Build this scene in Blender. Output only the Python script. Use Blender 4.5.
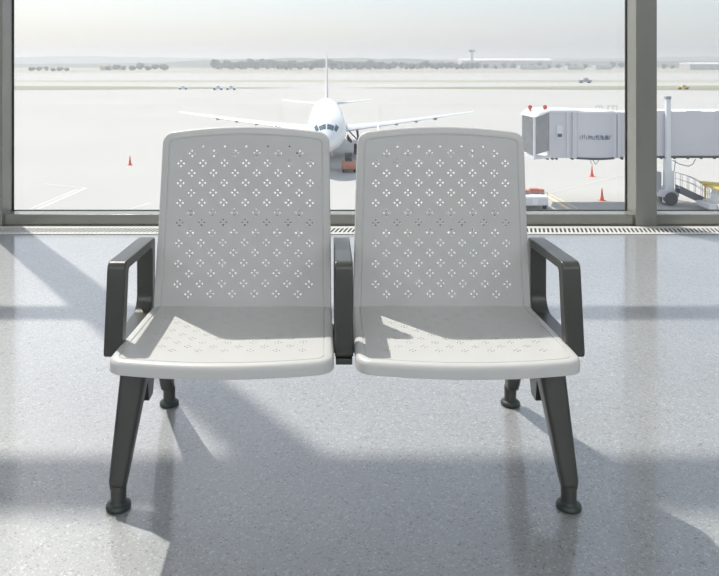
import bpy, bmesh, math, random
from mathutils import Vector, Matrix
from mathutils.geometry import delaunay_2d_cdt
random.seed(7)
S = bpy.context.scene
COL = S.collection
for o in list(bpy.data.objects): bpy.data.objects.remove(o)

# ---------------------------------------------------------------- camera
F = 724.0; HX = 327.0; HY = 62.0; CH = 1.1
cam = bpy.data.cameras.new('camera'); co = bpy.data.objects.new('camera', cam); COL.objects.link(co)
cam.sensor_fit = 'HORIZONTAL'; cam.sensor_width = 36.0; cam.lens = 36.0*F/719.0
cam.shift_x = (359.5-HX)/719.0; cam.shift_y = -(288.0-HY)/719.0
cam.clip_end = 9000; cam.clip_start = 0.05
co.location = (0, 0, CH); co.rotation_euler = (math.pi/2, 0, 0)
S.camera = co

# ---------------------------------------------------------------- world, sun, lights
SUN = Vector((0.45, -0.62, -1.0)).normalized()
w = bpy.data.worlds.new('sky'); S.world = w; w.use_nodes = True
nt = w.node_tree; nt.nodes.clear()
sky = nt.nodes.new('ShaderNodeTexSky'); sky.sky_type = 'NISHITA'; sky.sun_disc = False
sky.sun_elevation = math.radians(52.5); sky.sun_rotation = math.radians(-36)
sky.air_density = 1.0; sky.dust_density = 3.0; sky.ozone_density = 2.0; sky.altitude = 100
bg = nt.nodes.new('ShaderNodeBackground'); bg.inputs['Strength'].default_value = 0.158
mixw = nt.nodes.new('ShaderNodeMix'); mixw.data_type = 'RGBA'; mixw.inputs[0].default_value = 0.4
mixw.inputs[7].default_value = (6.9, 7.35, 7.9, 1)      # thin even overcast veil
wo = nt.nodes.new('ShaderNodeOutputWorld')
nt.links.new(sky.outputs[0], mixw.inputs[6]); nt.links.new(mixw.outputs[2], bg.inputs[0]); nt.links.new(bg.outputs[0], wo.inputs[0])

sl = bpy.data.lights.new('sun', 'SUN'); sl.energy = 5.0; sl.angle = math.radians(0.9); sl.color = (1.0, 0.955, 0.885)
so = bpy.data.objects.new('sun', sl); COL.objects.link(so); so.rotation_euler = SUN.to_track_quat('-Z', 'Y').to_euler(); so.location = (-10, 20, 30)

def area(name, loc, sx, sy, power, aim, col=(1, 1, 1)):
    l = bpy.data.lights.new(name, 'AREA'); l.shape = 'RECTANGLE'; l.size = sx; l.size_y = sy; l.energy = power; l.color = col
    o = bpy.data.objects.new(name, l); COL.objects.link(o); o.location = loc
    o.rotation_euler = (Vector(aim)-Vector(loc)).to_track_quat('-Z', 'Y').to_euler()
area('ceiling_fill', (0, -2.0, 6.9), 12, 5, 40, (0, -2.0, 0), (0.98, 0.99, 1.0))  # added overhead fill light, no fitting modelled
area('back_fill', (0, -8.9, 5.1), 16, 3.8, 980, (0, 0, 2.0), (0.94, 0.975, 1.0))  # added fill behind the camera to lift the backrests; back wall is solid

S.view_settings.view_transform = 'Standard'; S.view_settings.look = 'None'
S.view_settings.gamma = 1.0; S.view_settings.exposure = 0.0; S.view_settings.use_curve_mapping = False

# ---------------------------------------------------------------- materials
def mat(name, col, rough=0.5, metal=0.0, spec=0.5, bump=None, var=None, coat=0.0):
    m = bpy.data.materials.new(name); m.use_nodes = True
    n = m.node_tree; b = n.nodes['Principled BSDF']
    b.inputs['Base Color'].default_value = (*col, 1); b.inputs['Roughness'].default_value = rough
    b.inputs['Metallic'].default_value = metal; b.inputs['Specular IOR Level'].default_value = spec
    if coat: b.inputs['Coat Weight'].default_value = coat; b.inputs['Coat Roughness'].default_value = 0.08
    tc = n.nodes.new('ShaderNodeTexCoord')
    if bump:
        t = n.nodes.new('ShaderNodeTexNoise'); t.inputs['Scale'].default_value = bump[0]; t.inputs['Detail'].default_value = 4
        bp = n.nodes.new('ShaderNodeBump'); bp.inputs['Strength'].default_value = bump[1]; bp.inputs['Distance'].default_value = bump[2]
        n.links.new(tc.outputs['Object'], t.inputs[0]); n.links.new(t.outputs[0], bp.inputs['Height']); n.links.new(bp.outputs[0], b.inputs['Normal'])
    if var:      # (scale, amount)
        t = n.nodes.new('ShaderNodeTexNoise'); t.inputs['Scale'].default_value = var[0]; t.inputs['Detail'].default_value = 5
        r = n.nodes.new('ShaderNodeValToRGB'); a = var[1]
        r.color_ramp.elements[0].position = 0.3; r.color_ramp.elements[1].position = 0.7
        r.color_ramp.elements[0].color = (*[c*(1-a) for c in col], 1); r.color_ramp.elements[1].color = (*[min(1, c*(1+a)) for c in col], 1)
        n.links.new(tc.outputs['Object'], t.inputs[0]); n.links.new(t.outputs[0], r.inputs[0]); n.links.new(r.outputs[0], b.inputs['Base Color'])
    return m

M = {}
M['shell'] = mat('pale grey painted steel', (0.53, 0.532, 0.527), 0.40, var=(3, 0.015), bump=(900, 0.06, 0.0005))
M['arm'] = mat('charcoal metal', (0.050, 0.052, 0.048), 0.34, var=(6, 0.08), bump=(700, 0.05, 0.0004))
M['rubber'] = mat('dark rubber glide', (0.030, 0.042, 0.038), 0.45, var=(20, 0.1))
M['frame'] = mat('grey aluminium frame', (0.25, 0.25, 0.228), 0.25, 0.25, 0.9, var=(4, 0.03), bump=(300, 0.03, 0.0005))
M['gasket'] = mat('black gasket', (0.03, 0.03, 0.03), 0.7, var=(10, 0.1))
M['wall'] = mat('white wall paint', (0.74, 0.74, 0.73), 0.8, var=(1.5, 0.02))
M['ceil'] = mat('white ceiling', (0.78, 0.78, 0.77), 0.85, var=(1.2, 0.02))
M['concrete'] = mat('wall concrete', (0.5, 0.5, 0.48), 0.9, var=(1, 0.05))
M['grille'] = mat('pale grille metal', (0.62, 0.62, 0.60), 0.4, var=(8, 0.04))
M['slot'] = mat('dark duct', (0.035, 0.038, 0.042), 0.8, var=(8, 0.1))

def terrazzo():
    m = bpy.data.materials.new('pale terrazzo'); m.use_nodes = True
    n = m.node_tree; b = n.nodes['Principled BSDF']; L = n.links.new
    tc = n.nodes.new('ShaderNodeTexCoord')
    def vor(scale):
        v = n.nodes.new('ShaderNodeTexVoronoi'); v.inputs['Scale'].default_value = scale; L(tc.outputs['Object'], v.inputs['Vector']); return v
    def ramp(src, stops):
        r = n.nodes.new('ShaderNodeValToRGB'); e = r.color_ramp.elements
        while len(e) < len(stops): e.new(0.5)
        for k, (p, c) in enumerate(stops): e[k].position = p; e[k].color = (c[0], c[1], c[2], 1)
        L(src, r.inputs[0]); return r
    base = (0.275, 0.288, 0.297)
    v1 = vor(230); sep = n.nodes.new('ShaderNodeSeparateColor'); L(v1.outputs['Color'], sep.inputs[0])
    chip = ramp(sep.outputs[0], [(0.0, (0.15, 0.15, 0.145)), (0.06, (0.235, 0.235, 0.235)), (0.16, base), (0.85, base), (0.93, (0.35, 0.355, 0.36)), (1.0, (0.43, 0.43, 0.43))])
    chip.color_ramp.interpolation = 'LINEAR'
    v2 = vor(420); sep2 = n.nodes.new('ShaderNodeSeparateColor'); L(v2.outputs['Color'], sep2.inputs[0])
    fine = ramp(sep2.outputs[1], [(0.0, (0.80, 0.80, 0.79)), (0.12, (0.98, 0.98, 0.98)), (0.88, (1, 1, 1)), (1.0, (1.12, 1.12, 1.12))])
    v3 = vor(90); sep3 = n.nodes.new('ShaderNodeSeparateColor'); L(v3.outputs['Color'], sep3.inputs[0])
    big = ramp(sep3.outputs[2], [(0.0, (0.80, 0.79, 0.76)), (0.05, (1, 1, 1)), (1.0, (1, 1, 1))])
    ns = n.nodes.new('ShaderNodeTexNoise'); ns.inputs['Scale'].default_value = 2.2; ns.inputs['Detail'].default_value = 6; L(tc.outputs['Object'], ns.inputs[0])
    cl = ramp(ns.outputs[0], [(0.3, (0.95, 0.95, 0.95)), (0.7, (1.04, 1.04, 1.04))])
    cur = chip.outputs[0]
    for q in (fine, big, cl):
        mx = n.nodes.new('ShaderNodeMix'); mx.data_type = 'RGBA'; mx.blend_type = 'MULTIPLY'; mx.inputs[0].default_value = 1
        mx.clamp_result = False
        L(cur, mx.inputs[6]); L(q.outputs[0], mx.inputs[7]); cur = mx.outputs[2]
    L(cur, b.inputs['Base Color'])
    rr = n.nodes.new('ShaderNodeMapRange'); rr.inputs[3].default_value = 0.40; rr.inputs[4].default_value = 0.52
    L(sep2.outputs[0], rr.inputs[0]); L(rr.outputs[0], b.inputs['Roughness'])
    b.inputs['Specular IOR Level'].default_value = 0.8
    b.inputs['Coat Weight'].default_value = 1.0; b.inputs['Coat Roughness'].default_value = 0.11
    n2 = n.nodes.new('ShaderNodeTexNoise'); n2.inputs['Scale'].default_value = 60; n2.inputs['Detail'].default_value = 5; L(tc.outputs['Object'], n2.inputs[0])
    bp = n.nodes.new('ShaderNodeBump'); bp.inputs['Strength'].default_value = 0.12; bp.inputs['Distance'].default_value = 0.001
    L(n2.outputs[0], bp.inputs['Height']); L(bp.outputs[0], b.inputs['Normal'])
    return m
M['terrazzo'] = terrazzo()

def glass():
    m = bpy.data.materials.new('window glass'); m.use_nodes = True
    n = m.node_tree; n.nodes.clear(); L = n.links.new
    o = n.nodes.new('ShaderNodeOutputMaterial'); t = n.nodes.new('ShaderNodeBsdfTransparent'); t.inputs[0].default_value = (0.985, 0.99, 0.987, 1)
    g = n.nodes.new('ShaderNodeBsdfGlossy'); g.inputs['Roughness'].default_value = 0.0
    f = n.nodes.new('ShaderNodeFresnel'); f.inputs[0].default_value = 1.45
    ge = n.nodes.new('ShaderNodeNewGeometry'); mr = n.nodes.new('ShaderNodeMapRange'); mr.inputs[3].default_value = 1.45; mr.inputs[4].default_value = 1/1.45
    L(ge.outputs['Backfacing'], mr.inputs[0]); L(mr.outputs[0], f.inputs[0])      # same reflectance from both faces of the pane
    x = n.nodes.new('ShaderNodeMixShader'); L(f.outputs[0], x.inputs[0]); L(t.outputs[0], x.inputs[1]); L(g.outputs[0], x.inputs[2]); L(x.outputs[0], o.inputs[0])
    return m
M['glass'] = glass()
M['apron'] = mat('apron concrete', (0.43, 0.428, 0.41), 0.9, var=(0.035, 0.035))
M['taxi'] = mat('taxiway concrete', (0.48, 0.475, 0.45), 0.9, var=(0.02, 0.03))
M['grass'] = mat('airfield grass', (0.25, 0.26, 0.175), 0.95, var=(0.02, 0.12))
M['field'] = mat('dry field', (0.36, 0.355, 0.28), 0.95, var=(0.006, 0.15))
M['mark_white'] = mat('white apron paint', (0.85, 0.85, 0.84), 0.7, var=(1, 0.03))
M['mark_faint'] = mat('worn apron paint', (0.58, 0.56, 0.54), 0.8, var=(1, 0.05))
M['mark_yellow'] = mat('yellow apron paint', (0.80, 0.66, 0.42), 0.7, var=(1, 0.05))
M['joint'] = mat('apron joint', (0.56, 0.56, 0.55), 0.9, var=(1, 0.05))
M['white'] = mat('white aircraft paint', (0.82, 0.84, 0.85), 0.3, var=(0.3, 0.02))
M['wing'] = mat('wing grey paint', (0.62, 0.64, 0.66), 0.35, var=(0.3, 0.04))
M['finm'] = mat('tail paint', (0.74, 0.66, 0.66), 0.4, var=(0.3, 0.03))
M['cockpit'] = mat('cockpit glass', (0.10, 0.16, 0.20), 0.15, var=(1, 0.1))
M['tyre'] = mat('tyre', (0.03, 0.03, 0.033), 0.8, var=(3, 0.1))
M['steel'] = mat('grey steel', (0.36, 0.38, 0.41), 0.5, var=(1, 0.05))
M['blue_steel'] = mat('blue grey strut', (0.16, 0.22, 0.32), 0.5, var=(1, 0.05))
M['bridge'] = mat('boarding bridge panel', (0.66, 0.655, 0.685), 0.55, var=(0.6, 0.03))
M['bridge_dark'] = mat('boarding bridge canopy fabric', (0.42, 0.42, 0.42), 0.85, var=(2, 0.12))
M['bridge_white'] = mat('boarding bridge white trim', (0.78, 0.79, 0.80), 0.5, var=(0.6, 0.03))
M['stairm'] = mat('dark grey stair steel', (0.19, 0.195, 0.205), 0.6, var=(1, 0.05))
M['under'] = mat('dark undercarriage', (0.10, 0.105, 0.11), 0.7, var=(1, 0.1))
M['letter'] = mat('faded blue grey lettering', (0.20, 0.23, 0.29), 0.7, var=(2, 0.1))
M['red'] = mat('red plastic', (0.62, 0.14, 0.11), 0.5, var=(3, 0.05))
M['cone'] = mat('traffic cone orange red', (0.80, 0.13, 0.08), 0.5, var=(3, 0.05))
M['orange'] = mat('orange paint', (0.50, 0.19, 0.12), 0.5, var=(2, 0.05))
M['yellow'] = mat('yellow paint', (0.72, 0.55, 0.14), 0.5, var=(2, 0.05))
M['leaf'] = mat('distant tree foliage', (0.075, 0.095, 0.065), 0.9, var=(0.4, 0.3))
M['bark'] = mat('bark', (0.10, 0.08, 0.06), 0.9, var=(2, 0.2))
M['hill'] = mat('wooded hill', (0.09, 0.11, 0.075), 0.95, var=(0.01, 0.3))
M['bwall'] = mat('pale building wall', (0.55, 0.54, 0.52), 0.8, var=(0.1, 0.08))
M['broof'] = mat('light roof sheet', (0.80, 0.80, 0.80), 0.6, var=(0.1, 0.05))
M['broofred'] = mat('red brown roof', (0.42, 0.22, 0.17), 0.8, var=(0.1, 0.08))

def haze_mat():
    m = bpy.data.materials.new('summer haze'); m.use_nodes = True
    n = m.node_tree; n.nodes.clear(); o = n.nodes.new('ShaderNodeOutputMaterial'); v = n.nodes.new('ShaderNodeVolumeScatter')
    v.inputs['Color'].default_value = (0.90, 0.96, 1.0, 1); v.inputs['Density'].default_value = 0.00068; v.inputs['Anisotropy'].default_value = 0.35
    n.links.new(v.outputs[0], o.inputs['Volume']); return m

# ---------------------------------------------------------------- helpers
def finish(name, bm, m, parent=None, smooth=None, bevel=None, recalc=True):
    if recalc: bmesh.ops.recalc_face_normals(bm, faces=bm.faces)
    me = bpy.data.meshes.new(name); bm.to_mesh(me); bm.free()
    for k in (m if isinstance(m, (list, tuple)) else [m]): me.materials.append(M[k] if isinstance(k, str) else k)
    if smooth is not None:
        me.shade_smooth(); me.set_sharp_from_angle(angle=math.radians(smooth))
    o = bpy.data.objects.new(name, me); COL.objects.link(o)
    if parent: o.parent = parent
    if bevel:
        b = o.modifiers.new('bevel', 'BEVEL'); b.width = bevel; b.segments = 3; b.limit_method = 'ANGLE'; b.angle_limit = math.radians(35)
        me.shade_smooth(); me.set_sharp_from_angle(angle=math.radians(40)); b.harden_normals = False
    return o
def struct(o): o['kind'] = 'structure'; return o
def tag(o, label, cat, group=None):
    o['label'] = label; o['category'] = cat
    if group: o['group'] = group
    return o
def thing(name, loc, label, cat, group=None, rz=0):
    o = bpy.data.objects.new(name, None); COL.objects.link(o); o.location = loc; o.rotation_euler = (0, 0, rz); o.empty_display_size = 0.1
    return tag(o, label, cat, group)
def box(bm, a, b, mi=0):
    x0, y0, z0 = a; x1, y1, z1 = b
    v = [bm.verts.new(p) for p in ((x0,y0,z0),(x1,y0,z0),(x1,y1,z0),(x0,y1,z0),(x0,y0,z1),(x1,y0,z1),(x1,y1,z1),(x0,y1,z1))]
    for q in ((0,1,2,3),(4,7,6,5),(0,4,5,1),(1,5,6,2),(2,6,7,3),(3,7,4,0)):
        bm.faces.new([v[i] for i in q]).material_index = mi
def loft(bm, rings, caps=True, mi=0):
    R = [[bm.verts.new(p) for p in r] for r in rings]
    n = len(R[0])
    for a, b in zip(R, R[1:]):
        for i in range(n): bm.faces.new((a[i], a[(i+1) % n], b[(i+1) % n], b[i])).material_index = mi
    if caps:
        bm.faces.new(R[0][::-1]).material_index = mi; bm.faces.new(R[-1]).material_index = mi
def tube(bm, p, q, r0, r1=None, n=12, mi=0):
    p = Vector(p); q = Vector(q); r1 = r0 if r1 is None else r1
    d = (q-p).normalized(); u = d.orthogonal().normalized(); v = d.cross(u)
    loft(bm, [[c+u*(r*math.cos(2*math.pi*i/n))+v*(r*math.sin(2*math.pi*i/n)) for i in range(n)] for c, r in ((p, r0), (q, r1))], mi=mi)
def lathe(bm, c, prof, n=24, mi=0):   # prof [(r,z)]
    loft(bm, [[(c[0]+r*math.cos(2*math.pi*i/n), c[1]+r*math.sin(2*math.pi*i/n), c[2]+z) for i in range(n)] for r, z in prof], mi=mi)
def prism(bm, poly, axis, a, b, mi=0):  # poly of 2D points; axis 'x': (y,z), 'y': (x,z), 'z': (x,y)
    f = {'x': lambda t, p: (t, p[0], p[1]), 'y': lambda t, p: (p[0], t, p[1]), 'z': lambda t, p: (p[0], p[1], t)}[axis]
    loft(bm, [[f(a, p) for p in poly], [f(b, p) for p in poly]], mi=mi)
def rounded(pts, rads, seg=6):
    out = []; n = len(pts)
    for i in range(n):
        p = Vector(pts[i]); a = Vector(pts[i-1]); b = Vector(pts[(i+1) % n]); r = rads[i] if isinstance(rads, (list, tuple)) else rads
        da = (a-p).normalized(); db = (b-p).normalized(); ang = da.angle(db); t = r/math.tan(ang/2)
        c = p+(da+db).normalized()*(r/math.sin(ang/2)); s = p+da*t-c; e = p+db*t-c
        th = math.atan2(s.x*e.y-s.y*e.x, s.dot(e))
        for k in range(seg+1):
            an = th*k/seg; out.append((c.x+s.x*math.cos(an)-s.y*math.sin(an), c.y+s.x*math.sin(an)+s.y*math.cos(an)))
    return out
def pt_in(poly, x, y):
    c = False; j = len(poly)-1
    for i in range(len(poly)):
        xi, yi = poly[i]; xj, yj = poly[j]
        if (yi > y) != (yj > y) and x < (xj-xi)*(y-yi)/(yj-yi)+xi: c = not c
        j = i
    return c
def copy_tree(o, parent=None):
    c = o.copy(); COL.objects.link(c)
    if parent: c.parent = parent
    for ch in list(o.children): copy_tree(ch, c)
    return c

# ---------------------------------------------------------------- room structure
G = CH-10.7          # apron level
EX = [-10.992, -6.616, -2.24, 2.136, 6.512, 10.888]      # mullion centres
XL, XR, YB, ZC = EX[0], EX[-1], -9.0, 7.3
bm = bmesh.new(); box(bm, (XL-.2, YB-.2, -.3), (XR+.2, 5.12, 0)); floor = struct(finish('floor', bm, 'terrazzo'))
bm = bmesh.new(); box(bm, (XL-.2, YB-.2, ZC), (XR+.2, 5.12, ZC+.3)); struct(finish('ceiling', bm, 'ceil'))
bm = bmesh.new(); box(bm, (XL-.2, YB, 0), (XL-.07, 5.12, ZC)); struct(finish('wall_left', bm, 'wall'))
bm = bmesh.new(); box(bm, (XR+.07, YB, 0), (XR+.2, 5.12, ZC)); struct(finish('wall_right', bm, 'wall'))
bm = bmesh.new(); box(bm, (XL-.2, YB-.2, 0), (XR+.2, YB, ZC)); struct(finish('wall_back', bm, 'wall'))
bm = bmesh.new(); box(bm, (XL-.2, 4.9, G), (XR+.2, 5.12, -.3)); struct(finish('wall_front', bm, 'concrete'))
for i, x in enumerate(EX):
    bm = bmesh.new(); box(bm, (x-.07, 4.84, 0), (x+.07, 5.012, ZC if i in (0, 5) else 5.15)); struct(finish('trim_%d' % (i+1), bm, 'frame', bevel=.003))
for i in range(5):      # mullions of the top row of glazing stand over the middle of each bay
    x = (EX[i]+EX[i+1])/2
    bm = bmesh.new(); box(bm, (x-.07, 4.84, 5.15), (x+.07, 5.012, ZC)); struct(finish('trim_%d' % (i+8), bm, 'frame', bevel=.003))
for i, (a, b) in enumerate(zip(EX, EX[1:])):
    a += .07; b -= .07
    bm = bmesh.new()
    box(bm, (a, 4.87, .008), (b, 5.012, .075)); box(bm, (a, 4.88, 0), (b, 5.012, .008))
    box(bm, (a, 4.95, 2.82), (b, 5.012, 3.0)); box(bm, (a, 4.95, 4.82), (b, 5.012, 5.15)); box(bm, (a if i == 0 else a-.14, 4.95, 7.15), (b, 5.012, ZC))
    fr = struct(finish('window_%d' % (i+1), bm, 'frame', bevel=.002))
    for z0, z1 in ((.075, 2.82), (3.0, 4.82)):
        bm = bmesh.new(); box(bm, (a+.006, 4.996, z0+.004), (b-.006, 5.004, z1-.005))
        finish('glass_pane', bm, 'glass', fr)
        bm = bmesh.new()
        for q in (a, b-.006): box(bm, (q, 4.990, z0), (q+.006, 5.01, z1))
        box(bm, (a+.006, 4.990, z0), (b-.006, 5.01, z0+.004)); box(bm, (a+.006, 4.990, z1-.005), (b-.006, 5.01, z1))
        finish('gasket', bm, 'gasket', fr)
xs = [EX[0]]+[(p+q)/2 for p, q in zip(EX, EX[1:])]+[EX[-1]]
for i, (a, b) in enumerate(zip(xs, xs[1:])):
    a += .07; b -= .07
    bm = bmesh.new(); box(bm, (a, 4.990, 5.15), (a+.012, 5.012, 7.15)); box(bm, (b-.012, 4.990, 5.15), (b, 5.012, 7.15)); fr = struct(finish('window_%d' % (i+6), bm, 'gasket'))
    bm = bmesh.new(); box(bm, (a+.012, 4.996, 5.156), (b-.012, 5.004, 7.144)); finish('glass_pane', bm, 'glass', fr)
# floor grille along the window
bm = bmesh.new()
box(bm, (XL, 4.615, 0), (XR, 4.825, .0015), 1)
box(bm, (XL, 4.615, .0015), (XR, 4.655, .005)); box(bm, (XL, 4.775, .0015), (XR, 4.825, .005))
x = XL+.05
while x < XR-.1:
    v = [(x, 4.655), (x+.0125, 4.655), (x+.0125+.030, 4.775), (x+.030, 4.775)]
    prism(bm, v, 'z', .0015, .005); x += .0275
struct(finish('trim_7', bm, ['grille', 'slot']))

# ---------------------------------------------------------------- airfield ground
def ground(name, pts, z, m):
    bm = bmesh.new(); prism(bm, pts, 'z', G-.5, z); return struct(finish(name, bm, m))
def gy(y): return 10.7*F/(y-HY)
ground('ground', [(-3500, 5.12), (3500, 5.12), (3500, 5200), (-3500, 5200)], G, 'apron')
def flat(name, pts, z, m):
    bm = bmesh.new(); bm.faces.new([bm.verts.new((p[0], p[1], G+z)) for p in pts]); return struct(finish(name, bm, m))
def strip(name, x0, x1, y0, y1, z, m, lens=None):
    n = 24; top = []; bot = []
    for i in range(n+1):
        t = i/n; x = x0+(x1-x0)*t; k = 1.0
        if lens == 'r': k = min(1, (1-t)*4)**.7
        if lens == 'l': k = min(1, t*4)**.7
        c = (y0+y1)/2; top.append((x, c+(y1-c)*k+random.uniform(-1, 1))); bot.append((x, c-(c-y0)*k+random.uniform(-1, 1)))
    flat(name, bot+top[::-1], z, m)
strip('grass_verge', -620, -11.0, 268, 328, .05, 'grass', 'r')
strip('grass_verge', 6.5, 720, 268, 328, .05, 'grass', 'l')
strip('grass_verge', -900, 900, 385, 430, .05, 'field')
strip('grass_field', -1800, 1800, 720, 1700, .06, 'field')
strip('grass_field', -3400, 3400, 1750, 5100, .06, 'field')
def line(p, q, wd, m, z=.012):
    (x0, y0), (x1, y1) = p, q; d = Vector((x1-x0, y1-y0)).normalized(); n = Vector((-d.y, d.x))*wd/2
    return flat('apron_line', [(x0-n.x, y0-n.y), (x1-n.x, y1-n.y), (x1+n.x, y1+n.y), (x0+n.x, y0+n.y)], z, m)
def gp(px, py): d = gy(py); return ((px-HX)/F*d, d)
line(gp(38, 209), gp(86, 188), .30, 'mark_faint'); line(gp(30, 209), gp(78, 189), .22, 'mark_faint')
line(gp(45, 184), gp(86, 188), .2, 'mark_faint', .016)
line(gp(130, 209), gp(150, 203), .2, 'joint')
line(gp(546, 194), gp(700, 156), .16, 'mark_faint', .016)
line(gp(540, 192), gp(569, 209), .30, 'mark_yellow'); line(gp(545, 192), gp(578, 209), .12, 'mark_yellow', .016)
line(gp(327, 150), gp(327, 215), .2, 'mark_yellow', .02)

# ---------------------------------------------------------------- hills behind
def hill(pts, d0, d1, name='hill'):
    bm = bmesh.new(); n = 90; rows = []
    x0, x1 = pts[0][0], pts[-1][0]
    prof = []
    for i in range(n+1):
        x = x0+(x1-x0)*i/n
        for (xa, ha), (xb, hb) in zip(pts, pts[1:]):
            if xa <= x <= xb: t = (x-xa)/(xb-xa); t = t*t*(3-2*t); h = ha+(hb-ha)*t
        prof.append((x, h))
    for k, (t, hk) in enumerate(((0, 0), (.25, .6), (.5, 1), (.8, .7), (1, 0))):
        y = d0+(d1-d0)*t
        rows.append([bm.verts.new((x, y+random.uniform(-8, 8), G-1+h*hk*random.uniform(.93, 1.05))) for x, h in prof])
    for a, b in zip(rows, rows[1:]):
        for i in range(n): bm.faces.new((a[i], a[i+1], b[i+1], b[i]))
    o = finish(name, bm, 'hill', smooth=60); return struct(o)
def hx(px, d): return (px-HX)/F*d
D = 2600
hill([(hx(-250, D), 18), (hx(0, D), 30), (hx(70, D), 34), (hx(160, D), 30), (hx(230, D), 24), (hx(330, D), 20), (hx(480, D), 22), (hx(620, D), 26), (hx(700, D), 32), (hx(960, D), 24)], D-350, D+500)
D = 1500
hill([(hx(-250, D), 12), (hx(10, D), 8), (hx(130, D), 9), (hx(200, D), 16), (hx(250, D), 19), (hx(330, D), 21), (hx(400, D), 19), (hx(480, D), 13), (hx(700, D), 14), (hx(960, D), 12)], D-150, D+300)

# ================================================================ BENCH
bench = thing('airport_bench', (0.041, 1.95, 0), 'two-seat pale grey perforated metal waiting bench with charcoal armrests and legs on terrazzo floor', 'bench')
BX, BY = 0.041, 1.95
def panel(name, outline, holes, grid, mp, loops, parent, m='shell', backt=None):
    """outline: closed 2D list; holes: [(x,y,r)]; mp(x,y,h)->3D (h offset to the front); loops: [(inset, height)]; """
    n = len(outline); P = [Vector(p) for p in outline]
    area2 = sum(P[i].x*P[(i+1) % n].y-P[(i+1) % n].x*P[i].y for i in range(n))
    sg = 1 if area2 > 0 else -1
    nor = []
    for i in range(n):
        d = (P[(i+1) % n]-P[i-1]).normalized(); nor.append(Vector((-d.y, d.x))*sg)
    pts = []; hts = []; edges = []
    for ins, h in loops:
        s = len(pts)
        for i in range(n): pts.append(P[i]+nor[i]*ins); hts.append(h)
        edges += [(s+i, s+(i+1) % n) for i in range(n)]
    inner = [P[i]+nor[i]*(loops[-1][0]+.006) for i in range(n)]; innerl = [(p.x, p.y) for p in inner]
    hin = loops[-1][1]
    for (hx_, hy_, r) in holes:
        s = len(pts)
        for k in range(8): a = k*math.pi/4+.2; pts.append(Vector((hx_+r*math.cos(a), hy_+r*math.sin(a)))); hts.append(hin)
        edges += [(s+k, s+(k+1) % 8) for k in range(8)]
    xs = [p.x for p in P]; ys = [p.y for p in P]
    gx = min(xs)
    while gx < max(xs):
        g2 = min(ys)
        while g2 < max(ys):
            if pt_in(innerl, gx, g2) and all((gx-h[0])**2+(g2-h[1])**2 > (h[2]*1.8)**2 for h in holes): pts.append(Vector((gx, g2))); hts.append(hin)
            g2 += grid
        gx += grid
    vo, eo, fo, ov, oe, of = delaunay_2d_cdt(pts, edges, [], 0, 1e-6)
    H = [hts[o[0]] if o else hin for o in ov]
    O2 = [(p.x, p.y) for p in P]
    bm = bmesh.new()
    bt = backt or (lambda h: -.004)
    fv = [bm.verts.new(mp(v.x, v.y, H[i])) for i, v in enumerate(vo)]
    bv = [bm.verts.new(mp(v.x, v.y, bt(v, H[i], ov[i]))) for i, v in enumerate(vo)]
    cells = {}
    for h in holes: cells.setdefault((round(h[0]/.03), round(h[1]/.03)), []).append(h)
    ec = {}
    for f in fo:
        cx = sum(vo[i].x for i in f)/len(f); cy = sum(vo[i].y for i in f)/len(f)
        if not pt_in(O2, cx, cy): continue
        ci, cj = round(cx/.03), round(cy/.03); bad = False
        for a in (-1, 0, 1):
            for b in (-1, 0, 1):
                for h in cells.get((ci+a, cj+b), ()):
                    if (cx-h[0])**2+(cy-h[1])**2 < (h[2]*.93)**2: bad = True
        if bad: continue
        bm.faces.new([fv[i] for i in f]); bm.faces.new([bv[i] for i in reversed(f)])
        for a, b in zip(f, list(f[1:])+[f[0]]):
            k = (min(a, b), max(a, b)); ec[k] = ec.get(k, 0)+1
    for (a, b), c in ec.items():
        if c == 1: bm.faces.new((fv[a], fv[b], bv[b], bv[a]))
    loose = [v for v in bm.verts if not v.link_faces]
    bmesh.ops.delete(bm, geom=loose, context='VERTS')
    return finish(name, bm, m, parent, smooth=38)

def clusters(rows, y0, dy, first, r=.0031, off=.0078, pitch=.061):
    h = []
    for k in range(rows):
        nn = 6 if (k % 2 == 0) == (first == 6) else 7
        for j in range(nn):
            cx = (j-(nn-1)/2)*pitch; cy = y0+dy*k
            for dx, dy2 in ((off, 0), (-off, 0), (0, off*.95), (0, -off*.95)): h.append((cx+dx, cy+dy2, r))
    return h
ZS = .420
def seat_shell(cx, name='seat'):
    # outline in (x, depth) ; rear to front
    front = [(.256*math.sin(a), 0) for a in ()]
    hwR, hwF = .250, .258
    dR, dF = 2.042, 1.632
    base = [(-hwR, dR), (hwR, dR), (hwF, dF+.012), (0, dF-.040), (-hwF, dF+.012)]
    raw = rounded([(-hwR, dR), (hwR, dR), (hwF, dF), (-hwF, dF)], [.026, .026, .034, .034], 8)
    out = []
    n = len(raw)
    for i in range(n):
        a = Vector(raw[i]); b = Vector(raw[(i+1) % n]); L = (b-a).length; k = max(1, int(L/.02))
        for j in range(k): out.append(tuple(a.lerp(b, j/k)))
    def bulge(p):
        x, y = p; t = max(0, min(1, (dR-y)/(dR-dF))); return (x, y-.030*(1-(x/hwF)**2)*t**3)
    out = [bulge(p) for p in out]
    def mp(x, y, h):
        t = (dR-y)/(dR-dF)
        z = ZS + .009*t - .006*math.sin(math.pi*min(max(t, 0), 1))*(1-(x/.26)**2) - .003*max(0, t-.85)/.15 + .012*max(0, .12-t)/.12*0
        return (cx+x-BX+(-.005 if cx < 0 else .005)*t, y-BY, z+h)
    def bt(v, h, ov):
        i = ov[0] if ov else 99999
        return -.029 if i < 4*len(out) else -.010
    loops = [(0, -.011), (.0015, -.0065), (.005, -.0022), (.010, 0), (.0205, 0), (.0215, -.0022), (.0228, -.0022), (.0240, -.0004)]
    H = clusters(11, 1.694, .0282, 7, r=.0021, off=.0068)
    return panel(name, out, H, .03, mp, loops, bench, backt=bt)
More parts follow.
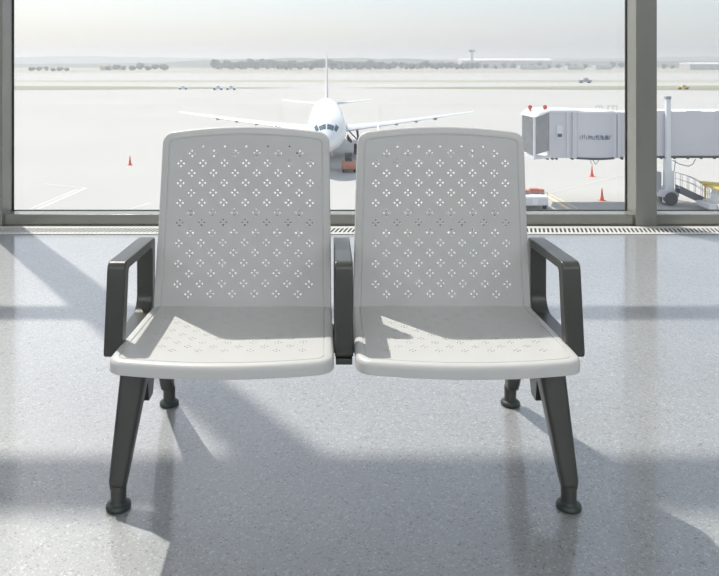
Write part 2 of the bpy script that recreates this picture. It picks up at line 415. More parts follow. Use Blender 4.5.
def back_shell(cx):
    hb, ht, Hh = .2485, .2375, .478
    raw = rounded([(-hb, -.032), (hb, -.032), (ht, Hh), (-ht, Hh)], [.026, .026, .029, .029], 9)
    out = []; n = len(raw)
    for i in range(n):
        a = Vector(raw[i]); b = Vector(raw[(i+1) % n]); L = (b-a).length; k = max(1, int(L/.02))
        for j in range(k): out.append(tuple(a.lerp(b, j/k)))
    out = [(x, s+.018*(1-(x/ht)**2)*max(0, s/Hh)**3) for x, s in out]
    def mp(x, s, h):
        t = s/Hh
        d = 2.024+.050*t+.006*math.sin(math.pi*min(1, max(0, t)))-.014*(x/.25)**2+.004*max(0, t-.8)
        return (cx+x+.001+.005*t-BX, d-h-BY, ZS-.002+s)
    def bt(v, h, ov):
        i = ov[0] if ov else 99999
        return -.018 if i < 2*len(out) else -.005
    loops = [(0, -.007), (.002, -.002), (.006, 0), (.0195, 0), (.0205, -.0020), (.0220, -.0020), (.0235, -.0004)]
    H = clusters(15, .0325, .02775, 6, pitch=.0614)
    H += [(q*.0614, .0325+.02775*15-.0085, .0031) for q in (-2, -1, 0, 1, 2)]
    return panel('backrest', out, H, .03, mp, loops, bench, backt=bt)
SX = (-.2365, .3185)
for cx in SX:
    s = seat_shell(cx); b = back_shell(cx)
# armrests : closed loops
def arm_loop(x):
    seg = 6
    outer = rounded([(1.724, .394), (1.757, .614), (2.065, .603), (2.062, .374)], [.012, .020, .016, .02], seg)
    inner = rounded([(1.762, .412), (1.790, .590), (2.030, .580), (2.032, .408)], [.004, .012, .012, .045], seg)
    bm = bmesh.new(); hw = .0222
    n = len(outer)
    for s in (0,):
        A = [bm.verts.new((x-hw-BX, p[0]-BY, p[1])) for p in outer]; B = [bm.verts.new((x+hw-BX, p[0]-BY, p[1])) for p in outer]
        C = [bm.verts.new((x-hw-BX, p[0]-BY, p[1])) for p in inner]; Dv = [bm.verts.new((x+hw-BX, p[0]-BY, p[1])) for p in inner]
        for i in range(n):
            j = (i+1) % n
            bm.faces.new((A[i], A[j], B[j], B[i])); bm.faces.new((C[i], Dv[i], Dv[j], C[j]))
            bm.faces.new((A[i], C[i], C[j], A[j])); bm.faces.new((B[i], B[j], Dv[j], Dv[i]))
    return finish('armrest', bm, 'arm', bench, bevel=.0035)
FX = (-.5115, .041, .5935)
for x in FX: arm_loop(x)
def rrect(cx, cy, z, hx_, hy_, r=.25):
    pts = rounded([(-hx_, -hy_), (hx_, -hy_), (hx_, hy_), (-hx_, hy_)], min(hx_, hy_)*r*2*.5, 4)
    return [(cx+p[0]-BX, cy+p[1]-BY, z) for p in pts]
for x, sg in ((FX[0], 1), (FX[2], -1)):
    for kind in ('front', 'rear'):
        bm = bmesh.new()
        if kind == 'front':
            secs = [(x-.004*sg, 1.790, .052, .0195, .019, .7), (x-.005*sg, 1.800, .068, .0215, .024, .5), (x+.0085*sg, 1.896, .280, .0335, .034, .35), (x+.013*sg, 1.925, .372, .0370, .038, .35)]
            fx, fy = x-.003*sg, 1.787
        else:
            secs = [(x+.0*sg, 2.325, .054, .0190, .020, .6), (x, 2.318, .074, .0200, .024, .5), (x+.004*sg, 2.235, .270, .0280, .032, .35), (x+.006*sg, 2.205, .372, .0300, .036, .35)]
            fx, fy = x+.005*sg, 2.325
        loft(bm, [rrect(a, b, z, p, q, r) for a, b, z, p, q, r in secs])
        leg = finish('leg', bm, 'arm', bench, smooth=35)
        bm = bmesh.new(); lathe(bm, (fx-BX, fy-BY, 0), [(.0188, .010), (.0192, .0545), (.0192, .060)] , 24)
        finish('ankle_sleeve', bm, 'arm', leg, smooth=40)
        bm = bmesh.new(); lathe(bm, (fx-BX, fy-BY, 0), [(.0275, .0), (.0300, .002), (.0308, .006), (.0295, .011), (.0240, .0145), (.0198, .018), (.0192, .020)], 28)
        finish('foot_glide', bm, 'rubber', leg, smooth=50)
    bm = bmesh.new()
    poly = rounded([(1.895, .384), (2.245, .384), (2.235, .345), (2.03, .325), (1.975, .195), (1.93, .195), (1.905, .33)], [.006, .006, .006, .02, .008, .008, .006], 3)
    loft(bm, [[(x+.011*sg+q-BX, p[0]-BY, p[1]) for p in poly] for q in (-.026, .026)])
    finish('leg_bracket', bm, 'arm', bench, bevel=.002)
bm = bmesh.new()
loft(bm, [[(xx-BX, p[0]-BY, p[1]) for p in rounded([(1.92, .325), (1.99, .325), (1.99, .383), (1.92, .383)], .010, 4)] for xx in (FX[0]-.01, FX[2]+.01)])
finish('cross_beam', bm, 'arm', bench, smooth=40)
bm = bmesh.new(); box(bm, (FX[1]-.02-BX, 1.735-BY, .374), (FX[1]+.02-BX, 2.05-BY, .389)); finish('armrest_bracket', bm, 'arm', bench, bevel=.002)
for cx in SX:      # seat rails under each shell and the strip joining back and seat
    for q in (-.16, .16):
        bm = bmesh.new(); box(bm, (cx+q-.015-BX, 1.75-BY, .380), (cx+q+.015-BX, 2.02-BY, .4005)); finish('seat_rail', bm, 'arm', bench, bevel=.002)
for cx in SX:      # upright stays behind the backrest
    for q in (-.246, .246):
        bm = bmesh.new(); prism(bm, [(2.035-BY, .375), (2.062-BY, .375), (2.068-BY, .46), (2.052-BY, .46)], 'x', cx+q*.93-.006-BX, cx+q*.93+.006-BX)
        finish('back_bracket', bm, 'arm', bench)

# ================================================================ AIRLINER
AY = 67.0
plane = thing('airliner', (-.05, AY, G), 'white twin-engine airliner parked nose-on on the apron behind the bench', 'airplane')
ST = [(0, .06, .06, 3.20), (.25, .45, .42, 3.22), (.6, .74, .70, 3.28), (1.1, 1.05, .98, 3.38), (1.7, 1.34, 1.28, 3.52), (2.5, 1.60, 1.58, 3.68), (3.6, 1.82, 1.84, 3.82), (5, 1.94, 1.99, 3.90), (7, 1.975, 2.05, 3.92), (24, 1.975, 2.05, 3.92), (27, 1.85, 1.88, 4.08), (30, 1.50, 1.50, 4.38), (33, 1.0, 1.02, 4.78), (35.5, .55, .58, 5.08), (37.3, .18, .2, 5.3)]
def fus(s, th, k=1.0):
    for a, b in zip(ST, ST[1:]):
        if a[0] <= s <= b[0]:
            t = (s-a[0])/(b[0]-a[0]); rw, rh, cz = [a[i]+(b[i]-a[i])*t for i in (1, 2, 3)]
            return (rw*k*math.cos(th), s, cz+rh*k*math.sin(th))
bm = bmesh.new(); loft(bm, [[fus(s[0], 2*math.pi*i/36) for i in range(36)] for s in ST]); finish('fuselage', bm, 'white', plane, smooth=50)
def patch(bm, s0, s1, a0, a1, k=1.012):
    n = 4; v = [[bm.verts.new(fus(s0+(s1-s0)*i/n, math.radians(a0+(a1-a0)*j/n), k)) for j in range(n+1)] for i in range(n+1)]
    for i in range(n):
        for j in range(n): bm.faces.new((v[i][j], v[i+1][j], v[i+1][j+1], v[i][j+1]))
for a0, a1, s0, s1 in ((93, 124, 1.12, 1.72), (87, 56, 1.12, 1.72), (127, 143, 1.30, 2.10), (53, 37, 1.30, 2.10)):
    bm = bmesh.new(); patch(bm, s0, s1, a0, a1); finish('cockpit_window', bm, 'cockpit', plane, smooth=60, recalc=False)
for sgn in (0, 180):
    for k in range(34):
        s = 6+k*.53; c = 12
        bm = bmesh.new(); patch(bm, s, s+.22, (c if sgn == 0 else 180-c), (c+9 if sgn == 0 else 180-c-9), 1.006)
        finish('cabin_window', bm, 'cockpit', plane, recalc=False)
def foil(c0, chord, thick, axis='h'):
    pr = [(0, 0), (.03, .35), (.12, .75), (.35, 1), (.65, .7), (1, .05), (.65, -.35), (.35, -.5), (.12, -.42), (.03, -.25)]
    if axis == 'h': return [(c0[0], c0[1]+a*chord, c0[2]+b*thick*.6) for a, b in pr]
    return [(c0[0]+b*thick*.5, c0[1]+a*chord, c0[2]) for a, b in [(0, 0), (.05, .5), (.3, 1), (.7, .6), (1, .05), (.7, -.6), (.3, -1), (.05, -.5)]]
for sg in (-1, 1):
    bm = bmesh.new(); loft(bm, [foil((sg*1.2, 12.2, 3.05), 7.2, .75), foil((sg*6.4, 14.9, 3.50), 4.4, .48), foil((sg*17.8, 20.5, 4.62), 1.4, .14)])
    wg = finish('wing', bm, 'wing', plane, smooth=50)
    for xx, yy, zz in ((8.2, 18.6, 3.42), (10.6, 19.4, 3.68), (13.0, 20.3, 3.92)):
        bm = bmesh.new(); loft(bm, [[(sg*xx+r*math.cos(a*math.pi/4), yy-1.6+t, zz+.8*r*math.sin(a*math.pi/4)) for a in range(8)] for t, r in ((0, .04), (.6, .2), (1.6, .24), (2.6, .04))])
        finish('flap_fairing', bm, 'steel', wg, smooth=60)
    bm = bmesh.new()
    prof = [(.0, .98), (-.05, 1.06), (.10, 1.14), (1.2, 1.22), (2.6, 1.10), (3.4, .86)]
    EY, EZ = 10.9, 2.05
    loft(bm, [[(sg*5.75+r*math.cos(2*math.pi*i/28), EY+t, EZ+r*math.sin(2*math.pi*i/28)) for i in range(28)] for t, r in [(.9, .90), (.3, .92)]+prof], caps=False)
    eng = finish('engine_nacelle', bm, 'white', plane, smooth=50)
    bm = bmesh.new()
    loft(bm, [[(sg*5.75+r*math.cos(2*math.pi*i/24), EY+t, EZ+r*math.sin(2*math.pi*i/24)) for i in range(24)] for t, r in ((.45, .03), (.75, .28), (.85, .89), (.95, .89))]); finish('fan', bm, 'under', eng, smooth=40)
    bm = bmesh.new(); loft(bm, [[(sg*5.75+r*math.cos(2*math.pi*i/20), EY+t, EZ+r*math.sin(2*math.pi*i/20)) for i in range(20)] for t, r in ((3.0, .62), (4.2, .42), (4.9, .12))]); finish('exhaust_cone', bm, 'steel', eng, smooth=40)
    bm = bmesh.new(); loft(bm, [foil((sg*5.75, EY+.7, EZ+1.0), 4.2, .32, 'v'), foil((sg*5.75, EY+2.0, EZ+1.55), 3.6, .30, 'v')]); finish('pylon', bm, 'wing', plane, smooth=50)
    bm = bmesh.new(); loft(bm, [foil((sg*.5, 31.6, 4.85), 3.6, .36), foil((sg*6.2, 34.8, 5.35), 1.5, .14)]); finish('tailplane', bm, 'wing', plane, smooth=50)
    # main gear
    bm = bmesh.new(); tube(bm, (sg*3.55, 17.6, 3.2), (sg*3.8, 17.6, .55), .15, .12, 12); tube(bm, (sg*2.3, 17.3, 3.0), (sg*3.7, 17.6, 1.5), .08, .07, 8)
    g = finish('landing_gear', bm, 'blue_steel', plane, smooth=40)
    for q in (-.42, .42):
        bm = bmesh.new(); loft(bm, [[(sg*3.8+q+t, 17.6+r*math.cos(2*math.pi*i/24), .58+r*math.sin(2*math.pi*i/24)) for i in range(24)] for t, r in ((-.19, .3), (-.19, .50), (-.12, .58), (.12, .58), (.19, .50), (.19, .3))]); finish('wheel', bm, 'tyre', g, smooth=40)
    bm = bmesh.new(); prism(bm, [(sg*2.35, 1.75), (sg*2.85, 1.35), (sg*2.95, 1.55), (sg*2.5, 2.2)], 'y', 16.4, 18.6); finish('gear_door', bm, 'under', plane)
bm = bmesh.new(); loft(bm, [foil((0, 28.4, 5.6), 7.0, .55, 'v'), foil((0, 30.0, 6.6), 5.6, .46, 'v'), foil((0, 34.6, 11.8), 2.4, .22, 'v')]); finish('tail_fin', bm, 'finm', plane, smooth=50)
bm = bmesh.new(); loft(bm, [[(r*1.5*math.cos(2*math.pi*i/16), t, 2.4+.7*r*math.sin(2*math.pi*i/16)) for i in range(16)] for t, r in ((9.5, .3), (11.5, 1), (19, 1.05), (21.5, .3))]); finish('belly_fairing', bm, 'white', plane, smooth=60)
bm = bmesh.new(); tube(bm, (0, 5.1, 2.3), (0, 5.0, .38), .10, .08, 10); tube(bm, (0, 6.6, 2.2), (0, 5.1, 1.1), .05, .05, 8); ng = finish('nose_gear', bm, 'steel', plane, smooth=40)
for q in (-.25, .25):
    bm = bmesh.new(); loft(bm, [[(q+t, 5.0+r*math.cos(2*math.pi*i/20), .38+r*math.sin(2*math.pi*i/20)) for i in range(20)] for t, r in ((-.11, .2), (-.11, .33), (-.07, .38), (.07, .38), (.11, .33), (.11, .2))]); finish('wheel', bm, 'tyre', ng, smooth=40)
for sg in (-1, 1):
    bm = bmesh.new(); box(bm, (sg*.55-.02, 4.2, 1.35), (sg*.55+.02, 5.9, 2.25)); finish('gear_door', bm, 'white', plane)

# ================================================================ vehicles
def wheel(parent, x, y, r, wd=.2, name='wheel'):
    bm = bmesh.new(); n = 20
    loft(bm, [[(x+t, y+rr*math.cos(2*math.pi*i/n), r+rr*math.sin(2*math.pi*i/n)) for i in range(n)] for t, rr in ((-wd/2, r*.55), (-wd/2, r*.88), (-wd*.35, r), (wd*.35, r), (wd/2, r*.88), (wd/2, r*.55))])
    return finish(name, bm, 'tyre', parent, smooth=40)
d = 71.0
tr = thing('baggage_tractor', (2.12, d, G), 'small orange baggage tractor under the wing of the white airliner', 'tractor')
bm = bmesh.new(); prism(bm, [(-1.3, .35), (1.3, .35), (1.3, .9), (.3, .95), (.2, .75), (-.5, .75), (-.6, 1.05), (-1.3, .95)], 'x', -.62, .62); finish('body', bm, 'orange', tr, bevel=.04)
bm = bmesh.new(); box(bm, (-.35, .1, .75), (.35, .5, 1.0)); box(bm, (-.35, .45, .95), (.35, .58, 1.75)); finish('seat', bm, 'under', tr, bevel=.03)
bm = bmesh.new(); tube(bm, (0, -.5, 1.0), (0, -.2, 1.3), .03, .03, 8); tube(bm, (0, -.22, 1.28), (0, -.18, 1.32), .18, .18, 14); finish('steering_wheel', bm, 'under', tr)
for sx in (-.55, .55):
    for sy in (-.85, .85): wheel(tr, sx, sy, .34)
# service cart left of bridge cab
d = 53.5
cart = thing('service_cart', (hx(533, d)-.15, d, G), 'small white service cart with orange cargo beside the boarding bridge, half hidden by bench', 'cart')
bm = bmesh.new(); prism(bm, [(-1.1, .30), (1.1, .30), (1.1, .98), (.9, 1.02), (-.9, 1.02), (-1.1, .9)], 'x', -.95, .95); finish('body', bm, 'bridge_white', cart, bevel=.05)
for q in (-.9, .2):
    bm = bmesh.new(); box(bm, (q, -1.13, .35), (q+.7, -1.105, .8)); finish('side_panel', bm, 'bridge', cart)
for q, (a, b, c) in enumerate(((-.75, -.5, .55), (-.1, -.3, .62), (.5, -.5, .35))):
    bm = bmesh.new(); box(bm, (a, b, 1.02), (a+c, b+.5, 1.02+.28+.08*q % .1)); o = finish('cargo_box', bm, 'orange', cart, bevel=.04)
bm = bmesh.new(); tube(bm, (.9, -1.0, 1.0), (.9, -1.0, 1.25), .02, .02, 6); tube(bm, (-.9, -1.0, 1.0), (-.9, -1.0, 1.25), .02, .02, 6); tube(bm, (-.9, -1.0, 1.25), (.9, -1.0, 1.25), .02, .02, 6); finish('handrail', bm, 'steel', cart)
for sx in (-.75, .75):
    for sy in (-.8, .8): wheel(cart, sx, sy, .28, .18)
# yellow loader at the right edge
d = 51.6
ld = thing('baggage_loader', (hx(716, d), d, G), 'yellow and white baggage loader vehicle at the right edge beyond the window', 'vehicle')
bm = bmesh.new(); box(bm, (-.35, -1.2, .35), (2.4, 1.2, .75)); finish('chassis', bm, 'bridge_white', ld, bevel=.04)
bm = bmesh.new(); prism(bm, [(-.2, .75), (.9, .75), (.9, 1.65), (0, 1.65), (-.2, 1.3)], 'y', -1.0, .4); cb = finish('cab', bm, 'bridge_white', ld, bevel=.04)
bm = bmesh.new(); box(bm, (.12, -1.03, 1.0), (.65, -1.005, 1.5)); finish('window', bm, 'cockpit', cb)
bm = bmesh.new()
for xx in (-.32, 1.1):
    for yy in (-1.1, .9): box(bm, (xx, yy, .75), (xx+.10, yy+.10, 1.75))
box(bm, (-.40, -1.15, 1.72), (1.35, 1.1, 1.88)); finish('canopy', bm, 'yellow', ld, bevel=.02)
bm = bmesh.new(); prism(bm, [(-.7, 1.95), (2.3, 1.65), (2.3, 1.80), (-.7, 2.08)], 'y', .5, 1.0); finish('conveyor', bm, 'yellow', ld)
bm = bmesh.new(); box(bm, (-.95, -.9, .35), (-.40, .9, .70)); finish('bumper', bm, 'bridge', ld, bevel=.03)
for sx in (0, 1.8):
    for sy in (-1.0, 1.0): wheel(ld, sx, sy, .36)
# cones
def cone(px, py, h, lab):
    x, d = gp(px, py)
    t = thing('traffic_cone', (x, d, G), lab, 'traffic cone', 'traffic cones on the apron')
    bm = bmesh.new(); lathe(bm, (0, 0, .04), [(.17*h, 0), (.10*h, .35*h), (.035*h, .93*h), (.02*h, .96*h)], 18); finish('cone_body', bm, 'cone', t, smooth=50)
    bm = bmesh.new(); box(bm, (-.24*h, -.24*h, 0), (.24*h, .24*h, .04)); finish('base', bm, 'cone', t)
cone(130, 165, 1.0, 'red traffic cone alone on the apron left of the bench')
cone(592, 176.5, 1.0, 'red traffic cone nearer the airliner, higher of two below the boarding bridge')
cone(602, 200.5, .95, 'red traffic cone nearest the window sill, lower of two below the boarding bridge')

# ================================================================ BOARDING BRIDGE
DB = 56.0; k = DB/F
jb = thing('boarding_bridge', (hx(670, DB), DB, G), 'pale grey passenger boarding bridge crossing the right side of the apron', 'boarding bridge')
JX = hx(670, DB)
NY = -1.55
def bx(px, y=NY): return (px-HX)*(DB+y)/F-JX      # the bridge's near side stands at DB+NY
def bz(py, y=NY): return 10.7-(py-HY)*(DB+y)/F
# tunnel
bm = bmesh.new(); box(bm, (bx(655), NY, bz(156)), (bx(655)+22, 1.5, bz(111.5))); tn = finish('tunnel', bm, 'bridge', jb, bevel=.04)
bm = bmesh.new()
box(bm, (bx(655), NY-.05, bz(158)), (bx(655)+22, NY+.25, bz(156)))
for q in range(22): box(bm, (bx(655)+.4+q*1.0, NY-.06, bz(159)), (bx(655)+.55+q*1.0, NY+.1, bz(157.5)))
finish('tunnel_underframe', bm, 'under', jb)
for q in range(10):
    bm = bmesh.new(); box(bm, (bx(657)+q*2.2, NY-.02, bz(111.5)), (bx(657)+q*2.2+1.1, NY+.8, bz(110.6))); finish('roof_fixture', bm, 'bridge_white', jb)
# inner tunnel between rotunda and mullion
bm = bmesh.new(); box(bm, (bx(612), NY+.12, bz(157)), (bx(656), 1.35, bz(112.5))); finish('tunnel', bm, 'bridge', jb, bevel=.03)
# rotunda (curved section)
bm = bmesh.new()
n = 26; xa, xb = bx(576), bx(614)
ring = []
for i in range(n+1):
    t = i/n; ring.append((xa+(xb-xa)*t, NY-.05-.50*math.sin(math.pi*t)))
ring += [(xb, 1.5), (xa, 1.5)]
prism(bm, ring, 'z', bz(157), bz(113)); rot = finish('cab_rotunda', bm, 'bridge', jb, smooth=30)
bm = bmesh.new(); ring2 = [(x, y-.06) if i <= n else (x, y) for i, (x, y) in enumerate(ring)]
prism(bm, ring2, 'z', bz(113), bz(111)); prism(bm, [(bx(549), NY-.1), (bx(580), NY-.15), (bx(580), 1.5), (bx(549), 1.5)], 'z', bz(112.4), bz(110.2)); finish('roof_edge', bm, 'bridge_white', jb)
bm = bmesh.new(); prism(bm, ring2, 'z', bz(159), bz(157)); finish('rotunda_underframe', bm, 'under', jb)
# faded lettering band: short irregular strokes following the curve
bm = bmesh.new(); random.seed(11)
for i in range(17):
    px = 579.0+i*1.8; t = (bx(px)-xa)/(xb-xa)
    yy = NY-.05-.50*math.sin(math.pi*t)-.035; wd = .105
    hgt = random.choice([.26, .26, .36])
    x0 = bx(px); z0 = bz(139)
    box(bm, (x0, yy, z0), (x0+.035, yy+.06, z0+hgt)); box(bm, (x0+.03, yy, z0+random.choice([0, .12, .22])), (x0+wd, yy+.06, z0+random.choice([.28, .30])-0.0)) if i % 3 else box(bm, (x0+.03, yy, z0), (x0+wd, yy+.06, z0+.06))
finish('lettering', bm, 'letter', rot)
# posts either side of the rotunda
for a, b, yy in ((566, 569.5, .12), (572, 576.5, .16), (612.5, 616, .14), (617, 620, .10)):
    bm = bmesh.new(); box(bm, (bx(a), NY-yy, bz(158)), (bx(b), NY+.4, bz(112))); finish('corner_post', bm, 'bridge', jb, bevel=.03)
# cab body with side window
bm = bmesh.new(); prism(bm, [(bx(549), NY-.02), (bx(576), NY), (bx(576), 1.5), (bx(549), 1.5)], 'z', bz(158), bz(112.2)); cabb = finish('cab', bm, 'bridge', jb, bevel=.03)
bm = bmesh.new(); box(bm, (bx(556.2), NY-.09, bz(138)), (bx(562.4), NY+.02, bz(125.5))); wf = finish('cab_window', bm, 'bridge_white', jb)
bm = bmesh.new(); box(bm, (bx(557.2), NY-.10, bz(137)), (bx(561.6), NY-.085, bz(133.6))); finish('pane', bm, 'cockpit', wf)
# canopy: two pleated fabric walls meeting at a near post
def pleat(bm, p, q, z0, z1, n, amp, dz0=0, dz1=0):
    p = Vector(p); q = Vector(q); d = (q-p); nn = Vector((-d.y, d.x)).normalized()
    pts = [p+d*(i/(2*n))+nn*(amp if i % 2 else 0) for i in range(2*n+1)]
    back = [v+nn*.06 for v in pts]
    L = len(pts)
    def zz(i, z, a): return z+a*(i/(L-1))
    A = [bm.verts.new((v.x, v.y, zz(i, z0, dz0))) for i, v in enumerate(pts)]; B = [bm.verts.new((v.x, v.y, zz(i, z1, dz1))) for i, v in enumerate(pts)]
    C = [bm.verts.new((v.x, v.y, zz(i, z0, dz0))) for i, v in enumerate(back)]; E = [bm.verts.new((v.x, v.y, zz(i, z1, dz1))) for i, v in enumerate(back)]
    for i in range(L-1):
        bm.faces.new((A[i], A[i+1], B[i+1], B[i])); bm.faces.new((C[i+1], C[i], E[i], E[i+1])); bm.faces.new((B[i], B[i+1], E[i+1], E[i])); bm.faces.new((A[i+1], A[i], C[i], C[i+1]))
    bm.faces.new((A[0], B[0], E[0], C[0])); bm.faces.new((A[-1], C[-1], E[-1], B[-1]))
PA = (bx(522, NY+1.3), NY+1.3); PB = (bx(534.5, NY-.85), NY-.85); PC = (bx(551), NY+.1)
bm = bmesh.new(); pleat(bm, PA, PB, bz(153), bz(116.5), 7, .10, -.15, 0); finish('canopy_bellows', bm, 'bridge_dark', jb)
bm = bmesh.new(); pleat(bm, PB, PC, bz(154), bz(116.5), 8, .10, .25, .33); finish('canopy_bellows', bm, 'bridge_dark', jb)
bm = bmesh.new(); tube(bm, (PB[0], PB[1], bz(158)), (PB[0], PB[1], bz(116)), .09, .09, 10); finish('canopy_post', bm, 'bridge_white', jb, smooth=40)
bm = bmesh.new()
lo = [(PA[0]-.15, PA[1]), (PB[0]-.0, PB[1]-.1), (PC[0], PC[1]-.1), (PC[0], 1.5), (bx(524, 1.5), 1.5)]
hi = [(bx(529, NY+1.3), PA[1]+.2), (bx(539), PB[1]+.5), (PC[0], PC[1]), (PC[0], 1.4), (bx(529, 1.4), 1.4)]
zl = [bz(115.5), bz(116.8), bz(111.5), bz(111), bz(113)]
loft(bm, [[(a, b, z) for (a, b), z in zip(lo, zl)], [(a, b, z) for (a, b), z in zip(hi, (bz(111.5), bz(112.5), bz(110.3), bz(110), bz(110)))]]); finish('canopy_roof', bm, 'bridge', jb)
bm = bmesh.new(); prism(bm, [(PA[0], PA[1]), (PB[0], PB[1]), (PC[0], PC[1]-.1), (PC[0]+1, 1.5), (bx(524, 1.5), 1.5)], 'z', bz(158), bz(155.2)); finish('cab_floor', bm, 'bridge_white', jb)
for px in (530, 545):
    bm = bmesh.new(); lathe(bm, (bx(px, -.4), -.4, bz(110.3, -.4)), [(.08, 0), (.08, .10), (.15, .12), (.16, .30), (.10, .40)], 14); finish('beacon', bm, 'red', jb, smooth=40)
for px in (548, 553, 557, 573, 596, 600, 623):
    bm = bmesh.new(); box(bm, (bx(px), NY+.2, bz(160.2)), (bx(px+1.6), NY+.6, bz(157.5)))
    finish('floor_bracket', bm, 'under', jb)
for gr in ((596, 599, 602), (608, 613, 617)):
    bm = bmesh.new()
    for px in gr: tube(bm, (bx(px, -.6), -.6, bz(113, -.6)), (bx(px, -.6), -.6, bz(105.5, -.6)), .02, .02, 6)
    tube(bm, (bx(gr[0], -.6), -.6, bz(106, -.6)), (bx(gr[2], -.6), -.6, bz(106, -.6)), .02, .02, 6); finish('roof_rail', bm, 'steel', jb)
bm = bmesh.new()
for a, b in (((594, 160), (597, 165)), ((597, 165), (601, 160)), ((591, 160), (594, 166))): tube(bm, (bx(a[0]), NY+.3, bz(a[1])), (bx(b[0]), NY+.3, bz(b[1])), .025, .025, 6)
finish('hanging_cable', bm, 'steel', jb)
# lift column, bogie
for yy in (NY-.45, 1.9):
    bm = bmesh.new(); box(bm, (bx(662.6), yy, bz(202)), (bx(669.0), yy+.40, bz(158))); prism(bm, [(bx(663), bz(170)), (bx(671.5), bz(170)), (bx(671), bz(202)), (bx(662), bz(202))], 'y', yy-.04, yy+.44); box(bm, (bx(664), yy+.05, bz(158)), (bx(668.6), yy+.35, bz(99))); finish('lift_column', bm, 'bridge_white', jb, bevel=.03)
    bm = bmesh.new(); box(bm, (bx(663.3), yy, bz(99)), (bx(668.6), yy+.4, bz(96))); finish('column_cap', bm, 'steel', jb, bevel=.02)
bm = bmesh.new(); box(bm, (bx(658), NY-.5, .62), (bx(676), 2.2, 1.15)); finish('drive_bogie', bm, 'bridge', jb, bevel=.04)
for yy in (NY-.4, NY+.35, 1.6, 2.3):
    bm = bmesh.new(); n = 22
    loft(bm, [[(bx(668)+rr*math.cos(2*math.pi*i/n), yy+t, .50+rr*math.sin(2*math.pi*i/n)) for i in range(n)] for t, rr in ((-.2, .30), (-.2, .44), (-.14, .50), (.14, .50), (.2, .44), (.2, .30))]); finish('wheel', bm, 'under', jb, smooth=40)
# service stair beside the column
YS = NY-1.3
a = (bx(672), bz(183)); b = (bx(703), bz(206))
for yy in (YS, YS+.75):
    bm = bmesh.new(); prism(bm, [(a[0], a[1]), (a[0], a[1]-.55), (b[0]-.3, .12), (b[0]+.1, .12), (b[0]+.1, .45)], 'y', yy, yy+.06)
    st = finish('stair_stringer', bm, 'stairm', jb)
for i in range(9):
    bm = bmesh.new(); t = (i+.5)/9; xx = a[0]+(b[0]-a[0])*t; zz = a[1]-.15+(.25-a[1]+.15)*t; box(bm, (xx-.12, YS+.06, zz-.02), (xx+.14, YS+.75, zz+.02))
    finish('stair_tread', bm, 'steel', st)
for yy in (YS+.03, YS+.78):
    bm = bmesh.new(); pv = None
    for i in range(11):
        t = i/10; xx = a[0]+(b[0]-a[0]+.2)*t; zz = a[1]-.1+(.2-a[1]+.1)*t+1.0+.20*math.sin(math.pi*t)
        p = (xx, yy, zz); 
        if pv: tube(bm, pv, p, .022, .022, 6); tube(bm, (pv[0], yy, pv[2]-.45), (xx, yy, zz-.45), .016, .016, 6)
        if i % 2 == 0: tube(bm, (xx, yy, zz-1.05), p, .018, .018, 6)
        pv = p
    finish('stair_handrail', bm, 'steel', st)
bm = bmesh.new(); pts = [(672, 160), (679, 164), (688, 166), (692, 164), (695, 159)]
for p, q in zip(pts, pts[1:]): tube(bm, (bx(p[0]), NY-.1, bz(p[1])), (bx(q[0]), NY-.1, bz(q[1])), .035, .035, 6)
tube(bm, (bx(675), NY-.1, bz(160)), (bx(671), NY-.2, bz(184)), .03, .03, 6); finish('power_cable', bm, 'steel', jb)
bm = bmesh.new(); box(bm, (bx(657), NY-.1, bz(192)), (bx(661), NY+.8, bz(172))); finish('control_cabinet', bm, 'steel', jb, bevel=.03)

# ================================================================ far vehicles
def truck(px, py, sc, m, lab, grp=None):
    x, d = gp(px, py)
    t = thing('service_truck', (x, d, G), lab, 'truck', grp)
    bm = bmesh.new(); prism(bm, [(-2.5*sc, .5*sc), (2.5*sc, .5*sc), (2.5*sc, 1.2*sc), (1.3*sc, 1.3*sc), (.8*sc, 2.1*sc), (-.5*sc, 2.1*sc), (-.7*sc, 1.2*sc), (-2.5*sc, 1.2*sc)], 'y', -.9*sc, .9*sc); finish('body', bm, m, t, bevel=.05)
    bm = bmesh.new(); box(bm, (-.3*sc, -.93*sc, 1.35*sc), (.7*sc, .93*sc, 1.85*sc)); finish('window', bm, 'steel', t)
    for sx in (-1.6*sc, 1.6*sc):
        for yy in (-.8*sc, .8*sc):
            bm = bmesh.new(); tube(bm, (sx, yy-.12, .45*sc), (sx, yy+.12, .45*sc), .45*sc, .45*sc, 14); finish('wheel', bm, 'tyre', t)
    return t
truck(585, 83, 1.25, 'steel', 'grey service truck far off on the runway, right of the control tower')
truck(683, 89.5, .85, 'yellow', 'yellow service truck far off on the green verge behind the boarding bridge')
truck(218, 90, .8, 'bridge_white', 'left of two close white trucks on the distant grass verge above the left seat')
truck(231, 90, .8, 'bridge_white', 'right of two close white trucks on the distant grass verge above the left seat')
truck(183, 89.5, .7, 'bridge_white', 'lone small white truck on the distant verge, left of the white truck pair')

